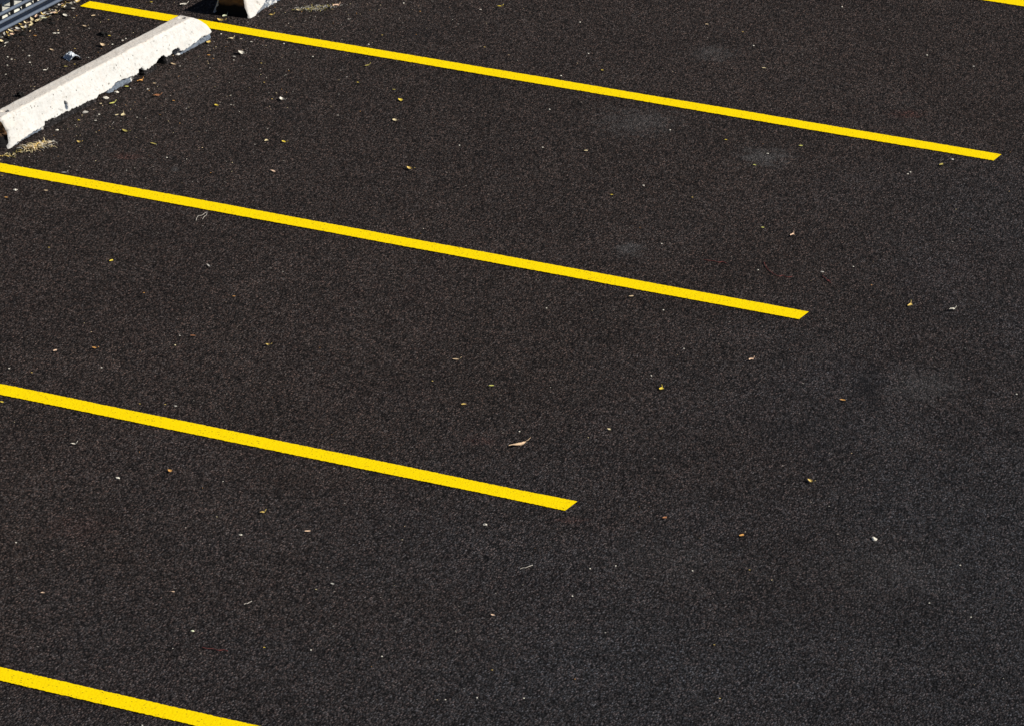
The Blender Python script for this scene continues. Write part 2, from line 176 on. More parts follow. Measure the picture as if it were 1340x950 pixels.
    (-2.603, -1.271, 0.0098, 0.0098, 0.51, 'pale', 'chip', 'grit_speck', 'grit', 'tiny pale speck of grit, a mere dot on the dark asphalt'),
    (-2.439, -0.489, 0.01, 0.01, 0.51, 'pale', 'chip', 'grit_speck', 'grit', 'tiny pale speck of grit, a mere dot on the dark asphalt'),
    (-1.72, -0.49, 0.0099, 0.0099, 0.51, 'pale', 'chip', 'grit_speck', 'grit', 'tiny pale speck of grit, a mere dot on the dark asphalt'),
    (-1.745, 2.042, 0.0107, 0.0107, 0.51, 'pale', 'chip', 'grit_speck', 'grit', 'tiny pale speck of grit, a mere dot on the dark asphalt'),
    (-1.908, 1.107, 0.0105, 0.0105, 0.51, 'pale', 'chip', 'grit_speck', 'grit', 'tiny pale speck of grit, a mere dot on the dark asphalt'),
    (-0.325, -0.54, 0.0097, 0.0097, 0.51, 'pale', 'chip', 'grit_speck', 'grit', 'tiny pale speck of grit, a mere dot on the dark asphalt'),
    (-0.325, -0.505, 0.0098, 0.0098, 0.51, 'pale', 'chip', 'grit_speck', 'grit', 'tiny pale speck of grit, a mere dot on the dark asphalt'),
    (-2.661, -4.994, 0.0086, 0.0086, 0.5, 'pale', 'chip', 'grit_speck', 'grit', 'tiny pale speck of grit, a mere dot on the dark asphalt'),
    (-3.038, -5.211, 0.0086, 0.0086, 0.5, 'pale', 'chip', 'grit_speck', 'grit', 'tiny pale speck of grit, a mere dot on the dark asphalt'),
    (-0.334, -3.844, 0.0087, 0.0087, 0.5, 'pale', 'chip', 'grit_speck', 'grit', 'tiny pale speck of grit, a mere dot on the dark asphalt'),
    (-0.582, -4.775, 0.0084, 0.0084, 0.5, 'pale', 'chip', 'grit_speck', 'grit', 'tiny pale speck of grit, a mere dot on the dark asphalt'),
    (-1.031, -2.154, 0.0093, 0.0093, 0.5, 'pale', 'chip', 'grit_speck', 'grit', 'tiny pale speck of grit, a mere dot on the dark asphalt'),
    (-0.638, -3.018, 0.009, 0.009, 0.5, 'pale', 'chip', 'grit_speck', 'grit', 'tiny pale speck of grit, a mere dot on the dark asphalt'),
    (-1.151, -3.27, 0.009, 0.009, 0.5, 'pale', 'chip', 'grit_speck', 'grit', 'tiny pale speck of grit, a mere dot on the dark asphalt'),
    (-0.338, -3.45, 0.0088, 0.0088, 0.5, 'pale', 'chip', 'grit_speck', 'grit', 'tiny pale speck of grit, a mere dot on the dark asphalt'),
    (-0.049, -1.997, 0.0093, 0.0093, 0.5, 'pale', 'chip', 'grit_speck', 'grit', 'tiny pale speck of grit, a mere dot on the dark asphalt'),
    (1.277, -3.237, 0.0087, 0.0087, 0.5, 'pale', 'chip', 'grit_speck', 'grit', 'tiny pale speck of grit, a mere dot on the dark asphalt'),
    (-0.309, -7.358, 0.0076, 0.0076, 0.49, 'pale', 'chip', 'grit_speck', 'grit', 'tiny pale speck of grit, a mere dot on the dark asphalt'),
    (0.446, -5.967, 0.0079, 0.0079, 0.49, 'pale', 'chip', 'grit_speck', 'grit', 'tiny pale speck of grit, a mere dot on the dark asphalt'),
    (0.416, -6.347, 0.0078, 0.0078, 0.49, 'pale', 'chip', 'grit_speck', 'grit', 'tiny pale speck of grit, a mere dot on the dark asphalt'),
    (0.672, -7.367, 0.0075, 0.0075, 0.49, 'pale', 'chip', 'grit_speck', 'grit', 'tiny pale speck of grit, a mere dot on the dark asphalt'),
    (0.501, -7.453, 0.0075, 0.0075, 0.49, 'pale', 'chip', 'grit_speck', 'grit', 'tiny pale speck of grit, a mere dot on the dark asphalt'),
    (-0.021, -7.277, 0.0076, 0.0076, 0.49, 'pale', 'chip', 'grit_speck', 'grit', 'tiny pale speck of grit, a mere dot on the dark asphalt'),
    (1.761, -5.253, 0.008, 0.008, 0.49, 'pale', 'chip', 'grit_speck', 'grit', 'tiny pale speck of grit, a mere dot on the dark asphalt'),
    (1.788, -5.693, 0.0079, 0.0079, 0.49, 'pale', 'chip', 'grit_speck', 'grit', 'tiny pale speck of grit, a mere dot on the dark asphalt'),
    (0.76, -5.859, 0.0079, 0.0079, 0.49, 'pale', 'chip', 'grit_speck', 'grit', 'tiny pale speck of grit, a mere dot on the dark asphalt'),
    (0.396, -7.53, 0.0074, 0.0074, 0.49, 'pale', 'chip', 'grit_speck', 'grit', 'tiny pale speck of grit, a mere dot on the dark asphalt'),
    (-0.569, -8.318, 0.0073, 0.0073, 0.49, 'pale', 'chip', 'grit_speck', 'grit', 'tiny pale speck of grit, a mere dot on the dark asphalt'),
    (0.36, -6.046, 0.0079, 0.0079, 0.49, 'pale', 'chip', 'grit_speck', 'grit', 'tiny pale speck of grit, a mere dot on the dark asphalt'),
    (-0.45, -2.272, 0.0092, 0.0092, 0.5, 'pale', 'chip', 'grit_speck', 'grit', 'tiny pale speck of grit, a mere dot on the dark asphalt'),
    (-4.004, 0.857, 0.0106, 0.0106, 0.51, 'pale', 'chip', 'grit_speck', 'grit', 'tiny pale speck of grit, a mere dot on the dark asphalt'),
    (-2.633, 0.076, 0.0102, 0.0102, 0.51, 'pale', 'chip', 'grit_speck', 'grit', 'tiny pale speck of grit, a mere dot on the dark asphalt'),
    (-3.868, -2.2, 0.0097, 0.0097, 0.51, 'pale', 'chip', 'grit_speck', 'grit', 'tiny pale speck of grit, a mere dot on the dark asphalt'),
    (-5.222, -0.826, 0.012, 0.012, 0.51, 'gold', 'leaf', 'leaf_crumb', 'leaf bit', 'tiny yellowish crumb of dry leaf on the dark asphalt'),
    (-5.08, -1.072, 0.0119, 0.0119, 0.51, 'gold', 'leaf', 'leaf_crumb', 'leaf bit', 'tiny yellowish crumb of dry leaf on the dark asphalt'),
    (-5.325, -0.267, 0.0122, 0.0122, 0.51, 'gold', 'leaf', 'leaf_crumb', 'leaf bit', 'tiny yellowish crumb of dry leaf on the dark asphalt'),
    (-3.836, -1.078, 0.0117, 0.0117, 0.51, 'gold', 'leaf', 'leaf_crumb', 'leaf bit', 'tiny yellowish crumb of dry leaf on the dark asphalt'),
    (-4.185, -0.55, 0.0119, 0.0119, 0.51, 'gold', 'leaf', 'leaf_crumb', 'leaf bit', 'tiny yellowish crumb of dry leaf on the dark asphalt'),
    (-4.01, -0.843, 0.0118, 0.0118, 0.51, 'gold', 'leaf', 'leaf_crumb', 'leaf bit', 'tiny yellowish crumb of dry leaf on the dark asphalt'),
    (-3.831, 0.241, 0.0122, 0.0122, 0.51, 'gold', 'leaf', 'leaf_crumb', 'leaf bit', 'tiny yellowish crumb of dry leaf on the dark asphalt'),
    (-3.226, 0.325, 0.0121, 0.0121, 0.51, 'gold', 'leaf', 'leaf_crumb', 'leaf bit', 'tiny yellowish crumb of dry leaf on the dark asphalt'),
    (-2.057, 1.302, 0.0123, 0.0123, 0.51, 'gold', 'leaf', 'leaf_crumb', 'leaf bit', 'tiny yellowish crumb of dry leaf on the dark asphalt'),
    (-1.172, -1.442, 0.0112, 0.0112, 0.5, 'gold', 'leaf', 'leaf_crumb', 'leaf bit', 'tiny yellowish crumb of dry leaf on the dark asphalt'),
    (-3.705, -3.701, 0.0107, 0.0107, 0.5, 'gold', 'leaf', 'leaf_crumb', 'leaf bit', 'tiny yellowish crumb of dry leaf on the dark asphalt'),
    (-2.911, -5.215, 0.01, 0.01, 0.5, 'gold', 'leaf', 'leaf_crumb', 'leaf bit', 'tiny yellowish crumb of dry leaf on the dark asphalt'),
    (-2.272, -5.317, 0.0099, 0.0099, 0.5, 'gold', 'leaf', 'leaf_crumb', 'leaf bit', 'tiny yellowish crumb of dry leaf on the dark asphalt'),
    (-1.207, -4.411, 0.0101, 0.0101, 0.5, 'gold', 'leaf', 'leaf_crumb', 'leaf bit', 'tiny yellowish crumb of dry leaf on the dark asphalt'),
    (0.444, -7.191, 0.0088, 0.0088, 0.49, 'gold', 'leaf', 'leaf_crumb', 'leaf bit', 'tiny yellowish crumb of dry leaf on the dark asphalt'),
    (0.978, -5.742, 0.0093, 0.0093, 0.49, 'gold', 'leaf', 'leaf_crumb', 'leaf bit', 'tiny yellowish crumb of dry leaf on the dark asphalt'),
    (1.153, -6.529, 0.0089, 0.0089, 0.49, 'gold', 'leaf', 'leaf_crumb', 'leaf bit', 'tiny yellowish crumb of dry leaf on the dark asphalt'),
    (1.381, -7.001, 0.0087, 0.0087, 0.49, 'gold', 'leaf', 'leaf_crumb', 'leaf bit', 'tiny yellowish crumb of dry leaf on the dark asphalt'),
    (-4.196, -2.833, 0.0111, 0.0111, 0.51, 'gold', 'leaf', 'leaf_crumb', 'leaf bit', 'tiny yellowish crumb of dry leaf on the dark asphalt'),
    (-4.47, -2.876, 0.0111, 0.0111, 0.51, 'gold', 'leaf', 'leaf_crumb', 'leaf bit', 'tiny yellowish crumb of dry leaf on the dark asphalt'),
    (-2.166, -5.267, 0.0099, 0.0099, 0.5, 'gold', 'leaf', 'leaf_crumb', 'leaf bit', 'tiny yellowish crumb of dry leaf on the dark asphalt'),
]

SUN_E, SKY, EXPO = 5.0, .05, 0.16
S = 2.7                      # bay width between lines
H = 0.165                    # wheel stop height

# ------------------------------------------------------------------ helpers
def link(name, me, mat=None, parent=None):
    o = bpy.data.objects.new(name, me)
    COL.objects.link(o)
    if mat is not None and me is not None and not me.materials:
        me.materials.append(mat)
    if parent is not None:
        o.parent = parent
    return o

def tag(o, label=None, cat=None, group=None, kind=None):
    if label: o['label'] = label
    if cat: o['category'] = cat
    if group: o['group'] = group
    if kind: o['kind'] = kind
    return o

def mesh_from(name, verts, faces, smooth=False):
    me = bpy.data.meshes.new(name)
    me.from_pydata(verts, [], faces)
    me.update()
    if smooth:
        for p in me.polygons: p.use_smooth = True
    return me

def tube(verts, faces, pts, rad, n=8, cap=True):
    """add a round bar through pts (radius may be a list)"""
    pts = [Vector(p) for p in pts]
    base = len(verts)
    for i, p in enumerate(pts):
        d = (pts[min(i + 1, len(pts) - 1)] - pts[max(i - 1, 0)]).normalized()
        a = d.orthogonal().normalized()
        if abs(d.z) < .9:
            a = d.cross(Vector((0, 0, 1))).normalized()
        b = d.cross(a).normalized()
        r = rad[i] if isinstance(rad, (list, tuple)) else rad
        for k in range(n):
            t = 2 * math.pi * k / n
            verts.append(p + a * math.cos(t) * r + b * math.sin(t) * r)
    for i in range(len(pts) - 1):
        for k in range(n):
            k2 = (k + 1) % n
            faces.append((base + i * n + k, base + i * n + k2, base + (i + 1) * n + k2, base + (i + 1) * n + k))
    if cap:
        faces.append(tuple(base + k for k in range(n))[::-1])
        faces.append(tuple(base + (len(pts) - 1) * n + k for k in range(n)))

def box_bevel(name, size, bev):
    bm = bmesh.new()
    bmesh.ops.create_cube(bm, size=1)
    for v in bm.verts:
        v.co = Vector((v.co.x * size[0], v.co.y * size[1], v.co.z * size[2]))
    bmesh.ops.bevel(bm, geom=bm.edges[:], offset=bev, segments=2, affect='EDGES')
    me = bpy.data.meshes.new(name)
    bm.to_mesh(me); bm.free()
    return me

# ------------------------------------------------------------------ materials
class NT:
    def __init__(self, name):
        self.m = bpy.data.materials.new(name)
        self.m.use_nodes = True
        self.t = self.m.node_tree
        self.b = self.t.nodes['Principled BSDF']
    def n(self, typ, **kw):
        x = self.t.nodes.new(typ)
        for k, v in kw.items():
            if k in x.inputs: x.inputs[k].default_value = v
            else: setattr(x, k, v)
        return x
    def l(self, a, b): self.t.links.new(a, b)
    def math(self, op, a, b=None, c=None, clamp=False):
        x = self.t.nodes.new('ShaderNodeMath'); x.operation = op; x.use_clamp = clamp
        for i, v in enumerate((a, b, c)):
            if v is None: continue
            if isinstance(v, (int, float)): x.inputs[i].default_value = v
            else: self.l(v, x.inputs[i])
        return x.outputs[0]
    def mix(self, fac, a, b, mode='MIX'):
        x = self.t.nodes.new('ShaderNodeMix'); x.data_type = 'RGBA'; x.blend_type = mode
        for s, v in ((0, fac), (6, a), (7, b)):
            if isinstance(v, (int, float)): x.inputs[s].default_value = v
            elif isinstance(v, tuple): x.inputs[s].default_value = v if len(v) == 4 else (*v, 1)
            else: self.l(v, x.inputs[s])
        return x.outputs[2]
    def ramp(self, fac, stops, interp='LINEAR'):
        x = self.t.nodes.new('ShaderNodeValToRGB'); x.color_ramp.interpolation = interp
        e = x.color_ramp.elements
        while len(e) < len(stops): e.new(.5)
        for q, (pos, col) in zip(e, stops):
            q.position = pos
            q.color = (col, col, col, 1) if isinstance(col, (int, float)) else (*col, 1)
        self.l(fac, x.inputs[0])
        return x.outputs[0]
    def pos(self): return self.n('ShaderNodeNewGeometry').outputs['Position']
    def noise(self, vec, scale, detail=3, rough=.55):
        x = self.n('ShaderNodeTexNoise'); x.inputs['Scale'].default_value = scale
        x.inputs['Detail'].default_value = detail; x.inputs['Roughness'].default_value = rough
        self.l(vec, x.inputs['Vector']); return x.outputs['Fac']
    def vor(self, vec, scale, out='Color', feat='F1', rnd=1):
        x = self.n('ShaderNodeTexVoronoi'); x.feature = feat; x.inputs['Scale'].default_value = scale
        x.inputs['Randomness'].default_value = rnd
        self.l(vec, x.inputs['Vector']); return x.outputs[out]
    def sep(self, c):
        x = self.n('ShaderNodeSeparateColor'); self.l(c, x.inputs[0]); return x.outputs
    def bump(self, h, dist, strength=1, normal=None):
        x = self.n('ShaderNodeBump'); x.inputs['Distance'].default_value = dist; x.inputs['Strength'].default_value = strength
        self.l(h, x.inputs['Height'])
        if normal: self.l(normal, x.inputs['Normal'])
        return x.outputs[0]
    def done(self, col=None, rough=None, normal=None, spec=None, metal=None):
        b = self.b
        for k, v in (('Base Color', col), ('Roughness', rough), ('Normal', normal), ('Specular IOR Level', spec), ('Metallic', metal)):
            if v is None: continue
            if isinstance(v, tuple): b.inputs[k].default_value = (*v, 1)
            elif isinstance(v, (int, float)): b.inputs[k].default_value = v
            else: self.l(v, b.inputs[k])
        return self.m

def asphalt_grain(N, p):
    """stones in bitumen: returns (value colour, height)"""
    # the paver and roller drew the mix out along the lot
    mp = N.n('ShaderNodeMapping'); mp.inputs['Scale'].default_value = (1.0, .58, 1.0); N.l(p, mp.inputs['Vector']); p = mp.outputs[0]
    c1 = N.sep(N.vor(p, GRAIN1))
    d1 = N.vor(p, GRAIN1, 'Distance')
    c2 = N.sep(N.vor(p, GRAIN2))
    v = N.ramp(c1[0], [(0, .34), (.3, .6), (.6, 1.0), (.85, 1.45), (1, 2.1)])
    v2 = N.ramp(c2[1], [(0, .55), (.5, .93), (.85, 1.3), (1, 1.65)])
    fine = N.noise(p, 420, 2, .6)
    vv = N.math('MULTIPLY', v, v2)
    edge = N.ramp(d1, [(0, 1.15), (.4, 1), (.75, .25)])
    vv = N.math('MULTIPLY', vv, edge)
    h = N.math('ADD', N.math('MULTIPLY', c1[1], .6), N.math('MULTIPLY', d1, -.9))
    h = N.math('ADD', h, N.math('MULTIPLY', fine, .35))
    return vv, h, c1

GRAIN1, GRAIN2 = 120.0, 205.0

def mat_asphalt():
    N = NT('asphalt')
    p = N.pos()
    vv, h, c1 = asphalt_grain(N, p)
    xyz = N.n('ShaderNodeSeparateXYZ'); N.l(p, xyz.inputs[0])
    # tone is browner in the bays, greyer towards the aisle
    big = N.noise(p, .55, 4, .6)
    mid = N.noise(p, 2.6, 4, .6)
    sm = N.noise(p, 11, 3, .6)
    aisle = N.math('ADD', N.math('MULTIPLY', xyz.outputs[0], .26), N.math('ADD', N.math('MULTIPLY', xyz.outputs[1], -.05), N.math('MULTIPLY', N.math('SUBTRACT', big, .5), 1.6)))
    aisle = N.math('ADD', aisle, .22, clamp=True)
    tone = N.mix(aisle, ASPH_WARM, ASPH_COOL)
    # single stones lean red-brown or blue-grey
    tint = N.ramp(c1[2], [(0, (1.12, .96, .92)), (.5, (1, 1, 1)), (1, (.93, 1, 1.08))])
    tone = N.mix(1.0, tone, tint, 'MULTIPLY')
    lo = N.math('ADD', N.math('MULTIPLY', mid, .62), N.math('MULTIPLY', big, .6))
    lo = N.math('ADD', lo, N.math('MULTIPLY', sm, .3))
    lo = N.math('ADD', lo, .24)
    tone = N.mix(1.0, tone, N.ramp(N.math('MULTIPLY', vv, .2), [(0, 0.0), (1, 5.0)]), 'MULTIPLY')
    col = N.mix(1.0, tone, N.ramp(N.math('MULTIPLY', lo, .5), [(0, 0.0), (1, 2.0)]), 'MULTIPLY')
    # scuffs, dust and stains of their own shape
    wob = N.noise(p, 15, 6, .75)
    for (px, py, a, b, c, d, k, kind) in PATCHES:
        u = N.math('ADD', N.math('MULTIPLY', N.math('SUBTRACT', xyz.outputs[0], px), a), N.math('MULTIPLY', N.math('SUBTRACT', xyz.outputs[1], py), b))
        v = N.math('ADD', N.math('MULTIPLY', N.math('SUBTRACT', xyz.outputs[0], px), c), N.math('MULTIPLY', N.math('SUBTRACT', xyz.outputs[1], py), d))
        rr = N.math('SQRT', N.math('ADD', N.math('MULTIPLY', u, u), N.math('MULTIPLY', v, v)))
        rr = N.math('ADD', rr, N.math('MULTIPLY', N.math('SUBTRACT', wob, .5), 3.4))
        m = N.ramp(rr, [(.1, 1.0), (1.0, 0.0)], 'EASE')
        m = N.math('MULTIPLY', m, k)
        if kind == 'g':
            col = N.mix(N.math('MULTIPLY', m, N.ramp(c1[0], [(.1, .25), (.9, 1.0)])), col, (.108, .105, .104))
        elif kind == 'r':
            col = N.mix(N.math('MULTIPLY', m, N.ramp(c1[0], [(.3, .1), (.9, 1.0)])), col, (.12, .045, .035))
        else:
            col = N.mix(m, col, (.008, .008, .009))
    # rare pale stones worn clean
    pale = N.sep(N.vor(p, 62))
    rare = N.ramp(pale[0], [(.9965, 0.0), (.998, 1.0)])
    pd = N.ramp(N.vor(p, 62, 'Distance'), [(.22, 1.0), (.34, 0.0)])
    col = N.mix(N.math('MULTIPLY', N.math('MULTIPLY', rare, pd), .8), col, (.34, .3, .26))
    return N.done(col, .82, N.bump(h, .008, 1.0), .08)

def mat_yellow():
    N = NT('yellow_paint')
    p = N.pos()
    vv, h, c1 = asphalt_grain(N, p)
    n = N.noise(p, 90, 3, .6); n2 = N.noise(p, 5, 3, .6)
    col = N.mix(n2, (.97, .715, .001), (.93, .665, .001))
    col = N.mix(N.ramp(n, [(.35, .35), (.6, 0.0)]), col, (.88, .58, .001))
    pit = N.sep(N.vor(p, 115)); d = N.vor(p, 115, 'Distance')
    k = N.math('MULTIPLY', N.ramp(pit[0], [(.90, 0.0), (.94, 1.0)]), N.ramp(d, [(.28, 1.0), (.52, 0.0)]))
    k = N.math('MULTIPLY', k, N.ramp(n2, [(.3, .35), (.65, 1.0)]))
    col = N.mix(k, col, (.16, .085, .01))
    return N.done(col, .9, N.bump(h, .0018, .5), .04)

def mat_concrete(name='weathered_white_concrete', base=(.62, .608, .578), dirty=(.43, .395, .345)):
    N = NT(name)
    p = N.pos()
    n1 = N.noise(p, 6, 5, .65); n2 = N.noise(p, 40, 4, .65); n3 = N.noise(p, 160, 3, .6)
    col = N.mix(N.ramp(n1, [(.38, 0.0), (.68, .75)]), base, tuple(v * .82 for v in base))
    col = N.mix(N.ramp(n2, [(.5, 0.0), (.72, .55)]), col, dirty)
    pit = N.sep(N.vor(p, 60)); d = N.vor(p, 60, 'Distance')
    k = N.math('MULTIPLY', N.ramp(pit[0], [(.90, 0.0), (.93, 1.0)]), N.ramp(d, [(.14, 1.0), (.36, 0.0)]))
    col = N.mix(N.math('MULTIPLY', k, .85), col, (.12, .1, .08))
    pink = N.sep(N.vor(p, 33))
    col = N.mix(N.math('MULTIPLY', N.ramp(pink[1], [(.8, 0.0), (.95, .3)]), n2), col, (.7, .58, .5))
    at = N.n('ShaderNodeAttribute'); at.attribute_name = 'tar_shade'
    asp, ah, _ = asphalt_grain(N, p)
    tar_shade_col = N.mix(1.0, N.ramp(N.math('MULTIPLY', asp, .2), [(0, 0.0), (1, 5.0)]), (.024, .021, .021), 'MULTIPLY')
    tm = N.ramp(N.math('ADD', at.outputs['Fac'], N.math('MULTIPLY', N.math('SUBTRACT', n3, .5), .5)), [(.4, 0.0), (.55, 1.0)])
    col = N.mix(tm, col, tar_shade_col)
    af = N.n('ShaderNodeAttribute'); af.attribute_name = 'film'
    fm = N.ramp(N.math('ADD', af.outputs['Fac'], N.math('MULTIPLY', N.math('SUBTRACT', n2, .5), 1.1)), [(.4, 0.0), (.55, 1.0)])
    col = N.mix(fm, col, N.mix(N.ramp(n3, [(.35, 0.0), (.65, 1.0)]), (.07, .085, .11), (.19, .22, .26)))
    dt = N.n('ShaderNodeAttribute'); dt.attribute_name = 'beige_tint'
    gm = N.math('MULTIPLY', dt.outputs['Fac'], N.ramp(n2, [(.2, .35), (.65, 1.0)]))
    col = N.mix(gm, col, (.66, .57, .475))
    hh = N.math('ADD', N.math('MULTIPLY', n2, .6), N.math('MULTIPLY', n3, .4))
    hh = N.math('SUBTRACT', hh, N.math('MULTIPLY', k, .8))
    return N.done(col, .9, N.bump(hh, .004, .7), .15)

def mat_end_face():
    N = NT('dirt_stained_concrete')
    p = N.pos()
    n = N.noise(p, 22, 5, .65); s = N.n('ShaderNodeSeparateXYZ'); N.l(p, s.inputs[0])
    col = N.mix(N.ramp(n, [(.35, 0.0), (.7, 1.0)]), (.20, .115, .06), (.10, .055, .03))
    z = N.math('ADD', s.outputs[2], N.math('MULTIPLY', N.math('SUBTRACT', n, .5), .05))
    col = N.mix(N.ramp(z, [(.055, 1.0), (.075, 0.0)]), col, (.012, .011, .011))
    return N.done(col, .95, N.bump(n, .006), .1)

def mat_simple(name, col, rough=.8, var=.25, scale=60, spec=.2, metal=0, bump=.001):
    N = NT(name)
    p = N.pos()
    n = N.noise(p, scale, 3, .6)
    c = N.mix(N.ramp(n, [(.3, 0.0), (.7, 1.0)]), tuple(v * (1 - var) for v in col), tuple(min(1, v * (1 + var)) for v in col))
    return N.done(c, rough, N.bump(n, bump), spec, metal)

ASPH_WARM = (.0490, .0378, .0332)
ASPH_COOL = (.0402, .0378, .0394)
M = {}
M['asphalt'] = mat_asphalt()
M['yellow'] = mat_yellow()
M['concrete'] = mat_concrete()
M['end'] = mat_end_face()
M['rail'] = mat_simple('grey_blue_steel_lit', (.105, .128, .168), .36, .18, 45, .5)  # rail bands: sun and sky sheen put into a lighter copy of the paint
M['web'] = mat_simple('dark_blue_steel', (.008, .014, .028), .45, .3, 45, .4)  # recess shade of the web put into a darker copy; dark rails share it
M['picket'] = mat_simple('black_painted_steel', (.012, .012, .013), .45, .3, 45, .3)
M['rust'] = mat_simple('shaded_rusty_steel', (.014, .009, .007), .9, .4, 200)  # near black: shade down the anchor holes put into the pin colour
M['thread_pale'] = mat_simple('pale_fibre', (.42, .38, .33), .9)
M['thread_red'] = mat_simple('red_fibre', (.16, .045, .04), .9)
LEAF_COLS = dict(tan=(.70, .52, .32), yellow=(.88, .66, .08), orange=(.72, .36, .10), pale=(.82, .76, .64), olive=(.46, .38, .10),
                 palegreen=(.74, .76, .52), pinktan=(.84, .58, .40), greytan=(.48, .45, .40), straw=(.80, .66, .38), gold=(.76, .54, .16),
                 bigtan=(.74, .52, .33), lime=(.74, .72, .18), rust=(.46, .20, .09), soot=(.012, .011, .01), plastic=(.40, .46, .55))
for k, v in LEAF_COLS.items():
    v = tuple(q * .88 for q in v)
    M['leaf_' + k] = mat_simple('dry_leaf_' + k if k not in ('soot', 'plastic') else k + '_surface', v, .75, .22, 130)
M['plastic'] = mat_simple('grey_plastic', (.58, .62, .66), .3, .2, 40, .5)
M['soot'] = mat_simple('black_dirt', (.014, .013, .012), .95, .4, 80)

def mat_verge():
    N = NT('pale_dusty_concrete')
    p = N.pos()
    n = N.noise(p, 14, 5, .7); n2 = N.noise(p, 60, 3, .6)
    col = N.mix(N.ramp(n, [(.35, 0.0), (.7, 1.0)]), (.72, .70, .62), (.55, .53, .42))
    col = N.mix(N.ramp(n2, [(.6, 0.0), (.75, .6)]), col, (.25, .22, .15))
    return N.done(col, .95, N.bump(n2, .006), .1)
M['verge'] = mat_verge()

# ------------------------------------------------------------------ ground
GX = -5.80                                   # edge of the asphalt under the fence
def sheet(name, x0, x1, y0, y1, z, mat):
    me = mesh_from(name, [(x0, y0, z), (x1, y0, z), (x1, y1, z), (x0, y1, z)], [(0, 1, 2, 3)])
    o = link(name, me, mat)
    o['kind'] = 'structure'
    return o
sheet('ground', -900, 900, -900, 900, 0, M['asphalt'])
# concrete verge behind the fence; kerb height added so its top shows sunlit
KX, KZ = -5.762, .078
prof = [(KX, -.02), (KX, KZ - .014), (KX - .004, KZ - .005), (KX - .014, KZ), (-40, KZ), (-40, -.02)]
vv_ = [(x, yy, z) for yy in (-60, 60) for x, z in prof]
o = link('verge', mesh_from('verge', vv_, [(k, k + 1, k + 7, k + 6) for k in range(5)]), M['verge'])
o['kind'] = 'structure'

def parking_line(x0, x1, y, w, label, seed):
    """painted stripe with slightly ragged edges, 4 mm above the asphalt"""
    n = int((x1 - x0) / .006)
    vs, fs = [], []
    for i in range(n + 1):
        x = x0 + (x1 - x0) * i / n
        def jit(s): return .0022 * noise.noise((x * 60, seed * 7.3 + s, 0)) + .004 * noise.noise((x * 1.7, seed * 3.1 + s, 4)) + .0022 * random.uniform(-1, 1)
        e = .006 * noise.noise((seed, i * 9.1, 2)) if i in (0, n) else 0
        vs.append((x + e, y + jit(0), .004)); vs.append((x - e, y - w + jit(9), .004))
    for i in range(n):
        a = 2 * i
        fs.append((a, a + 1, a + 3, a + 2))
    o = link('parking_line', mesh_from('parking_line', vs, fs), M['yellow'])
    return tag(o, label, 'parking line', 'yellow lines between the parking bays')

LINES = [
    (-5.62, 0.0, S - .012, 'short piece of yellow parking line cutting the top right corner'),
    (-5.60, 0.0, 0, 'longest yellow parking line, partly hidden by the far end of the wheel stop'),
    (-5.61, 0.0, -S, 'yellow parking line starting below the wheel stop and the dry grass tuft'),
    (-5.60, 0.0, -2 * S, 'yellow parking line whose tip ends near the large curled tan leaf'),
    (-5.60, 0.0, -3 * S - .006, 'yellow parking line crossing the bottom left corner'),
]
for i, (x0, x1, y, lab) in enumerate(LINES):
    parking_line(x0, x1, y - .003, LINE_W - .006, lab, i + 1)

# ------------------------------------------------------------------ wheel stops
def interp(prof, y):
    if y <= prof[0][0]: return prof[0][1:]
    for a, b in zip(prof, prof[1:]):
        if y <= b[0]:
            t = (y - a[0]) / max(1e-6, b[0] - a[0])
            return tuple(a[k] + (b[k] - a[k]) * t for k in (1, 2, 3))
    return prof[-1][1:]

def sstep(a, b, x):
    t = max(0, min(1, (x - a) / (b - a))); return t * t * (3 - 2 * t)

